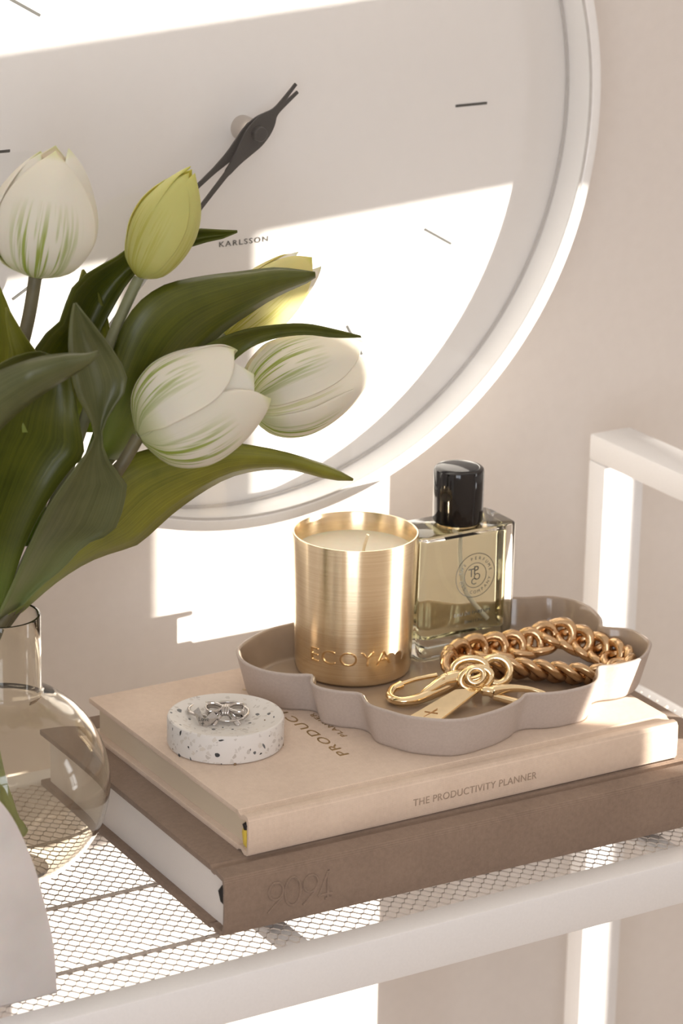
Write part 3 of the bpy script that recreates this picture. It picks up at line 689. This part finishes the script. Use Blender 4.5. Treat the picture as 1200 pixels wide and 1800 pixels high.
# heart ring
c2 = atz(365, 1253, zc + .001)
hr = tag(empty('heart_ring', (c2.x, c2.y, zc)), 'silver ring with engraved folded heart, lying in the terrazzo dish', 'ring')
link('band', ringband((c2.x + .0005, c2.y, zc + .0024), .0088, .0007, -.0006), M['silver'], hr)
hc = atz(361, 1264, zc + .0030) + NRW * .0005
hx = TX; hy = (Vector((0, 0, 1)) * .92 + Vector((.5, .866, 0)) * .39).normalized(); hz = hx.cross(hy)
hp = [(340, 285, -.0004), (375, 255, -.0005), (415, 330, .0009), (475, 280, -.0006), (515, 325, -.0005), (460, 375, .0), (405, 420, .0004)]
k = 1.2 / (4.615 * 4260)
HV = [hc + hx * ((x - 425) * k) + hy * ((340 - y) * k) + hz * q for x, y, q in hp]
ctr = hc + hx * (-8 * k) + hz * .0013
BV = [v - hz * .0016 for v in HV]
V = HV + BV + [ctr]; F = []
n = len(HV)
for i in range(n): F += [(i, (i + 1) % n, 2 * n), (i, i + n, (i + 1) % n + n, (i + 1) % n)]
F.append(tuple(range(n, 2 * n))[::-1])
link('heart', mesh('heart', V, F, smooth=False), M['silver_dark'], hr)
me = text_mesh('Love', .0026, .00004); fit_width(me, .0044); place(me, hc + hx * (-10 * k) + hz * .00155 + hy * (.0001), hx, hy); link('engraving', me, M['ink'], hr)
me = text_mesh('+', .0030, .00004); place(me, hc + hx * (-18 * k) + hz * .00135 - hy * .0019, hx, hy); link('engraving', me, M['ink'], hr)

# ------------------------------------------------------------------ chain strap with clasps
cs = tag(empty('chain_strap', (.185, .065, .0042)), 'gold curb chain with clasps and flat tag, coiled in the tray', 'chain')
ZB = .0041
def link_mesh():
    P = []
    for k in range(20):
        a_ = 2 * math.pi * k / 20; P.append((.0074 * math.cos(a_), .0057 * math.sin(a_), .0020 * math.sin(2 * a_)))
    return tube('link', P, .0024, 8, True, flat=.85)
lm = link_mesh(); lm.materials.append(M['chain'])
path = [(.1490, .0770, .0085), (.1560, .0862, .0075), (.1690, .0905, .0080), (.1830, .0860, .0085), (.1960, .0805, .0105), (.2045, .0800, .0135), (.2120, .0740, .0110), (.2190, .0650, .0080), (.2215, .0530, .0075), (.2150, .0420, .0072), (.2045, .0400, .0072), (.1930, .0465, .0072), (.1830, .0550, .0075), (.1730, .0625, .0080), (.1640, .0670, .0085), (.1570, .0690, .0095)]
PP = catmull(path, 24)
acc = 0; last = PP[0]; pitch = .0082; spots = []
nextd = 0
for i in range(1, len(PP)):
    seg_ = (PP[i] - PP[i - 1]).length
    while nextd <= acc + seg_:
        f_ = (nextd - acc) / seg_; spots.append((PP[i - 1].lerp(PP[i], f_), (PP[i] - PP[i - 1]).normalized())); nextd += pitch
    acc += seg_
for j, (p, T) in enumerate(spots):
    p = p + Vector((0, 0, .0022))
    up_ = Vector((0, 0, 1)); B = up_.cross(T).normalized(); N = T.cross(B)
    rl = R(38); B2 = B * math.cos(rl) + N * math.sin(rl); N2 = T.cross(B2)
    T2_ = (T * math.cos(R(14)) + B2 * math.sin(R(14))).normalized(); B2 = (B2 - T2_ * T2_.dot(B2)).normalized(); N2 = T2_.cross(B2)
    o = bpy.data.objects.new('link', lm); col.objects.link(o); o.parent = cs; o.matrix_parent_inverse = mwof(cs).inverted()
    o.matrix_world = Matrix(((T2_.x, B2.x, N2.x, p.x), (T2_.y, B2.y, N2.y, p.y), (T2_.z, B2.z, N2.z, p.z), (0, 0, 0, 1)))
    o.matrix_basis = o.matrix_parent_inverse.inverted() @ mwof(cs).inverted() @ Matrix(((T2_.x, B2.x, N2.x, p.x), (T2_.y, B2.y, N2.y, p.y), (T2_.z, B2.z, N2.z, p.z), (0, 0, 0, 1)))
# joining rings
def oval(name, c, ax, bx, ra, rb, t, mat=M['gold_pale']):
    ax = Vector(ax).normalized(); bx = Vector(bx); bx = (bx - ax * ax.dot(bx)).normalized()
    link(name, tube(name, [Vector(c) + ax * ra * math.cos(q) + bx * rb * math.sin(q) for q in [2 * math.pi * k / 28 for k in range(28)]], t, 10, True), mat, cs)
VX = Vector((.857, -.515, .0)); VY = Vector((.22, .36, .90))
oval('joining_ring', atz(826, 1177, .0150), VX + Vector((0, 0, .1)), VY, .0074, .0048, .0018)
oval('joining_ring', atz(836, 1193, .0135), VX + VY * .3, VY - VX * .2, .0068, .0046, .0018)
oval('joining_ring', atz(872, 1179, .0140), VX - VY * .5, VY + VX * .3, .0060, .0058, .0020)
oval('joining_ring', atz(836, 1188, .0160), VX + VY * .6, VY - VX * .5, .0036, .0033, .0013)
# first clasp: a long hook lying on its side
def zz(pts): return [atz(x, y, z) for x, y, z in pts]
hk = zz([(802, 1197, .0105), (770, 1213, .0085), (733, 1229, .0070), (703, 1233, .0064), (686, 1226, .0066), (690, 1212, .0076), (705, 1204, .0085)])
cl = link('clasp', tube('clasp', catmull(hk, 6), [.0036 - .0016 * min(1, i / 16) for i in range(37)], 12), M['gold_pale'], cs)
link('gate', tube('gate', catmull(zz([(700, 1205, .0088), (730, 1194, .0098), (768, 1187, .0110)]), 6), .0011, 10), M['gold_pale'], cl)
gp = zz([(808, 1183, .0140), (812, 1203, .0105), (786, 1216, .0090), (757, 1212, .0095), (775, 1192, .0125), (778, 1181, .0145)])
link('clasp_body', tube('clasp_body', catmull(zz([(808, 1193, .0120), (795, 1195, .0118), (778, 1200, .0112), (758, 1212, .0096), (742, 1222, .0080)]), 5), [.0034, .0036, .0037, .0037, .0036, .0036, .0035, .0034, .0033, .0032, .0031, .0030, .0029, .0027, .0025, .0023, .0022, .0020, .0018, .0017, .0015], 14, flat=1.15), M['gold_pale'], cl)
link('swivel', tube('swivel', zz([(806, 1194, .0120), (812, 1192, .0125), (818, 1190, .0130)]), [.0028, .0024, .0016], 14), M['gold_pale'], cl)
me = text_mesh('S', .0034, .00005); p_ = atz(784, 1184, .0166); place(me, p_, VX, (Vector((0, 0, 1)) * .7 + Vector((.5, .866, 0)) * .5)); link('stamp', me, M['chain'], cl)
# flat tag leaning from the floor of the tray up to the ring
q0, q1, q2, q3 = zz([(712, 1262, .0052), (768, 1270, .0052), (848, 1208, .0118), (800, 1211, .0118)])
tn_ = (q1 - q0).cross(q3 - q0).normalized()
if tn_.z < 0: tn_ = -tn_
bm = bmesh.new(); A = [bm.verts.new(v) for v in (q0, q1, q2, q3)]; B = [bm.verts.new(v - tn_ * .0014) for v in (q0, q1, q2, q3)]
bm.faces.new(A); bm.faces.new(B[::-1])
for i in range(4): bm.faces.new((A[i], B[i], B[(i + 1) % 4], A[(i + 1) % 4]))
bmesh.ops.bevel(bm, geom=list(bm.edges), offset=.0003, segments=2, affect='EDGES')
tg_ = link('tag', frm(bm, 'tag', True, 35), M['gold_pale'], cs)
cc = q0.lerp(q1, .45).lerp(q3.lerp(q2, .45), .24); ux = (q1 - q0).normalized(); uy = (q3 - q0).normalized()
link('engraved_cross', tube('engraved_cross', [cc - ux * .0030 + tn_ * .00005, cc + ux * .0030 + tn_ * .00005], .00022, 6), M['chain'], tg_)
link('engraved_cross', tube('engraved_cross', [cc - uy * .0042 + tn_ * .00005, cc + uy * .0036 + tn_ * .00005], .00022, 6), M['chain'], tg_)
# second clasp, pointing at the rim
c2_ = link('clasp', tube('clasp', catmull(zz([(866, 1214, .0100), (885, 1211, .0105), (910, 1210, .0102), (935, 1213, .0094), (958, 1221, .0080), (966, 1232, .0066)]), 5), [.0024, .0025, .0025, .0024, .0023, .0022, .0021, .0020, .0019, .0018, .0017, .0016, .0015, .0015, .0014, .0014, .0013, .0013, .0013, .0013, .0013, .0013, .0013, .0013, .0013, .0012][:26], 12), M['gold_pale'], cs)
link('gate', tube('gate', zz([(868, 1224, .0074), (890, 1230, .0066), (918, 1238, .0058)]), .0015, 8, flat=1.3), M['gold_pale'], c2_)
link('swivel', tube('swivel', zz([(845, 1212, .0100), (852, 1214, .0098), (858, 1215, .0096), (866, 1216, .0094)]), [.0017, .0026, .0022, .0030], 14), M['gold_pale'], c2_)

# ------------------------------------------------------------------ white stone arch
ax0, yy0 = -.1330, -.0177
prof = [(.0383, ZS), (.0383, -.0442), (.0371, -.0255), (.0337, -.0078), (.0292, .0100), (.0223, .0281), (.0155, .0394), (.0080, .0470), (0, .0495)]
pr = [(p.x, p.y) for p in catmull([(a_, b_, 0) for a_, b_ in prof], 5)]
outl = [(ax0 + a_, b_) for a_, b_ in pr] + [(ax0 - a_, b_) for a_, b_ in pr[::-1][1:]]
o = link('stone_arch', extrude_poly('stone_arch', outl, yy0, yy0 + .026, 'y', .0006), M['stone'])
tag(o, 'smooth white stone arch ornament standing in front of the glass vase', 'ornament')

# ------------------------------------------------------------------ vase
VXc, VYc, VR = -.0675, .0884, .0447
zc_ = ZS + .0428
prof = [(0, ZS + .0003), (.0125, ZS + .0003), (.016, ZS + .0012)]
for k in range(22):
    a_ = R(-66 + k * (66 + 66.5) / 21); prof.append((VR * math.cos(a_), zc_ + VR * math.sin(a_)))
zt = zc_ + VR * math.sin(R(66.5)); rn = .0167
prof += [(rn + .0004, zt + .0006), (rn, zt + .002), (rn, zt + .016), (rn, .0700), (rn - .0002, .0706), (rn - .0009, .0708), (rn - .0014, .0704), (rn - .0015, .0690), (rn - .0015, zt + .002)]
for k in range(22):
    a_ = R(65 - k * (65 + 66) / 21); prof.append(((VR - .0014) * math.cos(a_), zc_ + (VR - .0014) * math.sin(a_)))
prof += [(.012, ZS + .0040), (0, ZS + .0040)]
o = link('glass_vase', lathe('glass_vase', prof, (VXc, VYc, 0), 96, angle=40), M['smoke'])
tag(o, 'round smoky glass bud vase with straight neck, holding tulips', 'vase')

# ------------------------------------------------------------------ tulips
def bloom(root, base, tip, Rr, mats, phi=0, close=.55, wid=1.12, nseg=12, inner=True, L=None, belly=.42):
    ax = (tip - base); Ln = ax.length; ax.normalize()
    e1 = ax.cross(Vector((0, 1, 0)))
    if e1.length < .1: e1 = ax.cross(Vector((1, 0, 0)))
    e1.normalize(); e2 = ax.cross(e1)
    for ringi in (0, 1):
        if ringi == 1 and not inner: continue
        for k in range(3):
            ph = phi + k * 2 * math.pi / 3 + (math.pi / 3 if ringi else 0)
            lk = Ln * (1.0 - .03 * k + (.02 if ringi else 0))
            V, F, UVs = [], [], []
            na, nb = 15, 11
            for i in range(na):
                t = i / (na - 1)
                if t < belly: r = math.sqrt(max(0, 1 - (1 - t / belly) ** 2)) ** .9
                else: r = 1 - close * ((t - belly) / (1 - belly)) ** 1.9
                r = max(r, .06) * Rr * (1.035 if ringi == 0 else .95)
                hw = wid * (1 - .12 * ringi) * math.sqrt(max(0, 1 - max(0, (t - .5) / .5) ** 2.6)) * (1 if t > .1 else .9)
                hw = max(hw, .05)
                for j in range(nb):
                    s_ = 2 * j / (nb - 1) - 1; a_ = ph + s_ * hw
                    rr = r * (1 + .05 * s_ * s_ * (1 if t > .3 else 0) + .035 * s_ * (1 if t > .05 else 0)) 
                    tt = t - .02 * s_ * s_ * t
                    V.append(base + ax * (lk * tt) + (e1 * math.cos(a_) + e2 * math.sin(a_)) * rr); UVs.append((j / (nb - 1), t))
            for i in range(na - 1):
                for j in range(nb - 1): F.append((i * nb + j, i * nb + j + 1, (i + 1) * nb + j + 1, (i + 1) * nb + j))
            o = link('petal', mesh('petal', V, F, True, UVs), mats[ringi % len(mats)], root); solidify(o, .0006)
            subsurf(o, 1)
def leaf(root, A, B, ys, bow, mat, n=26, m=9, name='leaf', wave=0):
    """two edges given in photograph pixels with their distance (world y) along the leaf; the blade bows between them"""
    def rs(P):
        P = [Vector((p[0], p[1], 0)) for p in P]; C = catmull(P, 8); ln = [0]
        for i in range(1, len(C)): ln.append(ln[-1] + (C[i] - C[i - 1]).length)
        out = []; i = 0
        for k in range(n):
            t = ln[-1] * k / (n - 1)
            while i < len(ln) - 2 and ln[i + 1] < t: i += 1
            out.append(C[i].lerp(C[i + 1], 0 if ln[i + 1] == ln[i] else min(1, (t - ln[i]) / (ln[i + 1] - ln[i]))))
        return out
    a_, b_ = rs(A), rs(B); V, F, UVs = [], [], []
    for i in range(n):
        t = i / (n - 1); f = t * (len(ys) - 1); q = min(int(f), len(ys) - 2); y = ys[q] + (ys[q + 1] - ys[q]) * (f - q)
        wpx = (a_[i] - b_[i]).length
        for j in range(m):
            s_ = j / (m - 1); p = a_[i].lerp(b_[i], s_)
            dy = bow * min(1, wpx / 60) * (4 * s_ * (1 - s_) - .5) + (s_ - .5) * min(1, wpx / 80) * abs(bow) * .8 + wave * math.sin(t * 17) * (s_ - .5) ** 2
            V.append(at(p.x, p.y, y + dy)); UVs.append((s_, t))
    for i in range(n - 1):
        for j in range(m - 1): F.append((i * m + j, i * m + j + 1, (i + 1) * m + j + 1, (i + 1) * m + j))
    o = link(name, mesh(name, V, F, True, UVs), mat, root); solidify(o, .0007); return o
def stem(root, P, r, mat, name='stem'):
    C = catmull(P, 8); return link(name, tube(name, C, r, 12), mat, root)
neck = Vector((VXc, VYc, .055)); G = 'tulips in the glass vase'
def tulip(label): return tag(empty('tulip', (VXc, VYc, ZS + .006)), label, 'tulip', G)
# T1 upright white bloom
t1 = tulip('upright white tulip with green streaked petals, standing tallest in the vase')
b1 = at(62, 487, .095)
bloom(t1, b1, at(98, 258, .090), .0210, [M['petal'], M['petal_plain']], phi=R(64), close=.72, wid=1.08)
stem(t1, [b1 - (at(100, 262, .09) - b1).normalized() * -.001, at(50, 560, .094), at(28, 650, .092), at(-12, 800, .088), at(-22, 1000, .088), at(-30, 1150, .088), at(-34, 1320, .086)], .0027, M['stem'])
leaf(t1, [(-70, 1010), (-40, 860), (-25, 720), (-20, 600), (-20, 520), (-12, 492)], [(-20, 1010), (6, 860), (20, 700), (29, 610), (22, 560), (-6, 492)], [.088, .100, .106, .105], .006, M['leaf_light'])
# T2 closed yellow bud
t2 = tulip('closed yellow green tulip bud on a slender stem')
b2 = at(244, 488, .088)
bloom(t2, b2, at(341, 299, .082), .0128, [M['petal_yellow']], phi=R(-95), close=.86, wid=1.25, belly=.5)
stem(t2, [b2, at(222, 535, .088), at(196, 595, .087), at(172, 665, .086), at(110, 850, .086), at(30, 1020, .088), at(-16, 1130, .090), at(-50, 1330, .094)], .0023, M['stem_green'])
leaf(t2, [(20, 960), (40, 800), (50, 690), (65, 607), (108, 562), (120, 518), (150, 483), (200, 455), (240, 428), (300, 412), (350, 403), (390, 405), (417, 406)],
     [(60, 960), (100, 820), (135, 700), (165, 610), (185, 565), (225, 495), (255, 468), (290, 450), (318, 440), (350, 428), (385, 420), (405, 415), (417, 408)], [.088, .100, .112, .114, .110, .104], .010, M['leaf'])
leaf(t2, [(110, 760), (125, 650), (132, 560), (138, 500), (145, 474)], [(190, 760), (196, 660), (194, 585), (176, 520), (147, 474)], [.105, .116, .120], .005, M['leaf_light'], n=16)
# T3 broad white bloom facing right
t3 = tulip('broad white tulip nodding sideways, partly hiding the leaf behind it')
b3 = at(243, 768, .058)
bloom(t3, b3, at(447, 655, .048), .0228, [M['petal'], M['petal_plain']], phi=R(125), close=.42, wid=1.12, belly=.45)
stem(t3, [b3, at(215, 815, .058), at(170, 880, .062), at(100, 970, .074), at(32, 1052, .086), at(-14, 1120, .086)], .0026, M['stem'])
stem(t3, [at(-14, 1118, .086), at(-22, 1220, .082), at(-8, 1330, .078), at(16, 1420, .074), at(36, 1468, .072)], [.0024] * 22 + [.0027] * 6 + [.0034, .0036, .0038, .0038, .0030], M['stem_vase'], 'stem_end')
leaf(t3, [(-8, 1090), (25, 1020), (60, 940), (85, 890), (112, 850), (140, 812), (160, 785), (166, 765), (158, 735), (138, 700), (126, 660), (121, 610), (124, 565), (130, 533)],
     [(42, 1062), (75, 1028), (110, 1000), (150, 958), (195, 938), (212, 908), (216, 885), (226, 862), (213, 838), (192, 812), (178, 770), (190, 730), (222, 658), (134, 533)], [.080, .064, .052, .046, .042, .042, .044], .007, M['leaf_soft'])
# T4 streaked bloom on the right
t4 = tulip('white tulip with green striped petals leaning out over the clock face')
b4 = at(434, 716, .100)
bloom(t4, b4, at(640, 628, .092), .0205, [M['petal'], M['petal_plain']], phi=R(28), close=.5, wid=.92, belly=.42)
stem(t4, [b4, at(405, 738, .100), at(330, 790, .098), at(200, 890, .094), at(80, 1010, .090), at(14, 1090, .090), at(-28, 1160, .094), at(-60, 1310, .098)], .0025, M['stem'])
leaf(t4, [(150, 800), (170, 740), (190, 650), (212, 580), (236, 540), (265, 514), (300, 497), (360, 485), (420, 478), (480, 471), (520, 474), (553, 479)],
     [(215, 810), (250, 760), (300, 690), (350, 625), (385, 590), (410, 570), (440, 550), (470, 530), (500, 514), (525, 503), (540, 496), (554, 487)], [.092, .086, .082, .080, .078], -.008, M['leaf'])
leaf(t4, [(330, 640), (355, 612), (385, 596), (430, 580), (490, 571), (540, 570), (590, 580), (634, 591)], [(390, 660), (405, 640), (425, 622), (450, 606), (490, 593), (540, 588), (585, 593), (635, 593)], [.090, .082, .080, .078], .004, M['leaf'], n=20)
# T5 lemon bloom hidden behind the long leaf
t5 = tulip('lemon yellow and white tulip half hidden behind a long leaf')
b5 = at(395, 592, .122)
bloom(t5, b5, at(545, 455, .118), .0132, [M['petal_lemon'], M['petal_plain']], phi=R(60), close=.5, wid=1.1)
stem(t5, [b5, at(350, 630, .120), at(250, 740, .112), at(120, 900, .100), at(30, 1060, .090), at(-20, 1150, .094), at(-70, 1290, .100)], .0023, M['stem_green'])
leaf(t5, [(-2, 1086), (45, 1020), (100, 950), (150, 880), (200, 815), (260, 790), (330, 784), (390, 777), (450, 785), (500, 795), (560, 813), (600, 830), (620, 842)],
     [(38, 1076), (95, 1026), (150, 990), (200, 970), (235, 960), (262, 940), (300, 905), (350, 868), (400, 840), (450, 827), (510, 825), (580, 842), (620, 844)], [.088, .082, .078, .076, .072], -.009, M['leaf_light'])
# leaves that belong to a stem further left
t6 = tulip('mass of broad dark tulip leaves rising from the vase neck')
stem(t6, [at(-60, 700, .07), at(-40, 850, .078), at(-18, 1000, .086), at(-30, 1120, .084), at(-60, 1330, .080)], .0025, M['stem_green'])
leaf(t6, [(-60, 1090), (-90, 960), (-80, 820), (-60, 700), (0, 640), (60, 618), (92, 625)], [(2, 1086), (36, 980), (62, 920), (98, 860), (132, 815), (148, 790), (118, 640)], [.086, .074, .066, .062, .064], .010, M['leaf'])
leaf(t6, [(-60, 700), (-30, 668), (0, 651), (60, 630), (110, 622), (150, 622), (172, 617)], [(-60, 830), (-30, 790), (0, 755), (40, 718), (90, 682), (150, 645), (174, 621)], [.050, .036, .026, .022, .024], -.006, M['leaf_soft'])
leaf(t6, [(40, 760), (36, 700), (30, 655), (20, 610), (12, 570), (10, 541)], [(110, 760), (95, 690), (78, 640), (50, 600), (34, 575), (14, 541)], [.070, .074, .070, .066], .004, M['leaf_light'], n=16)
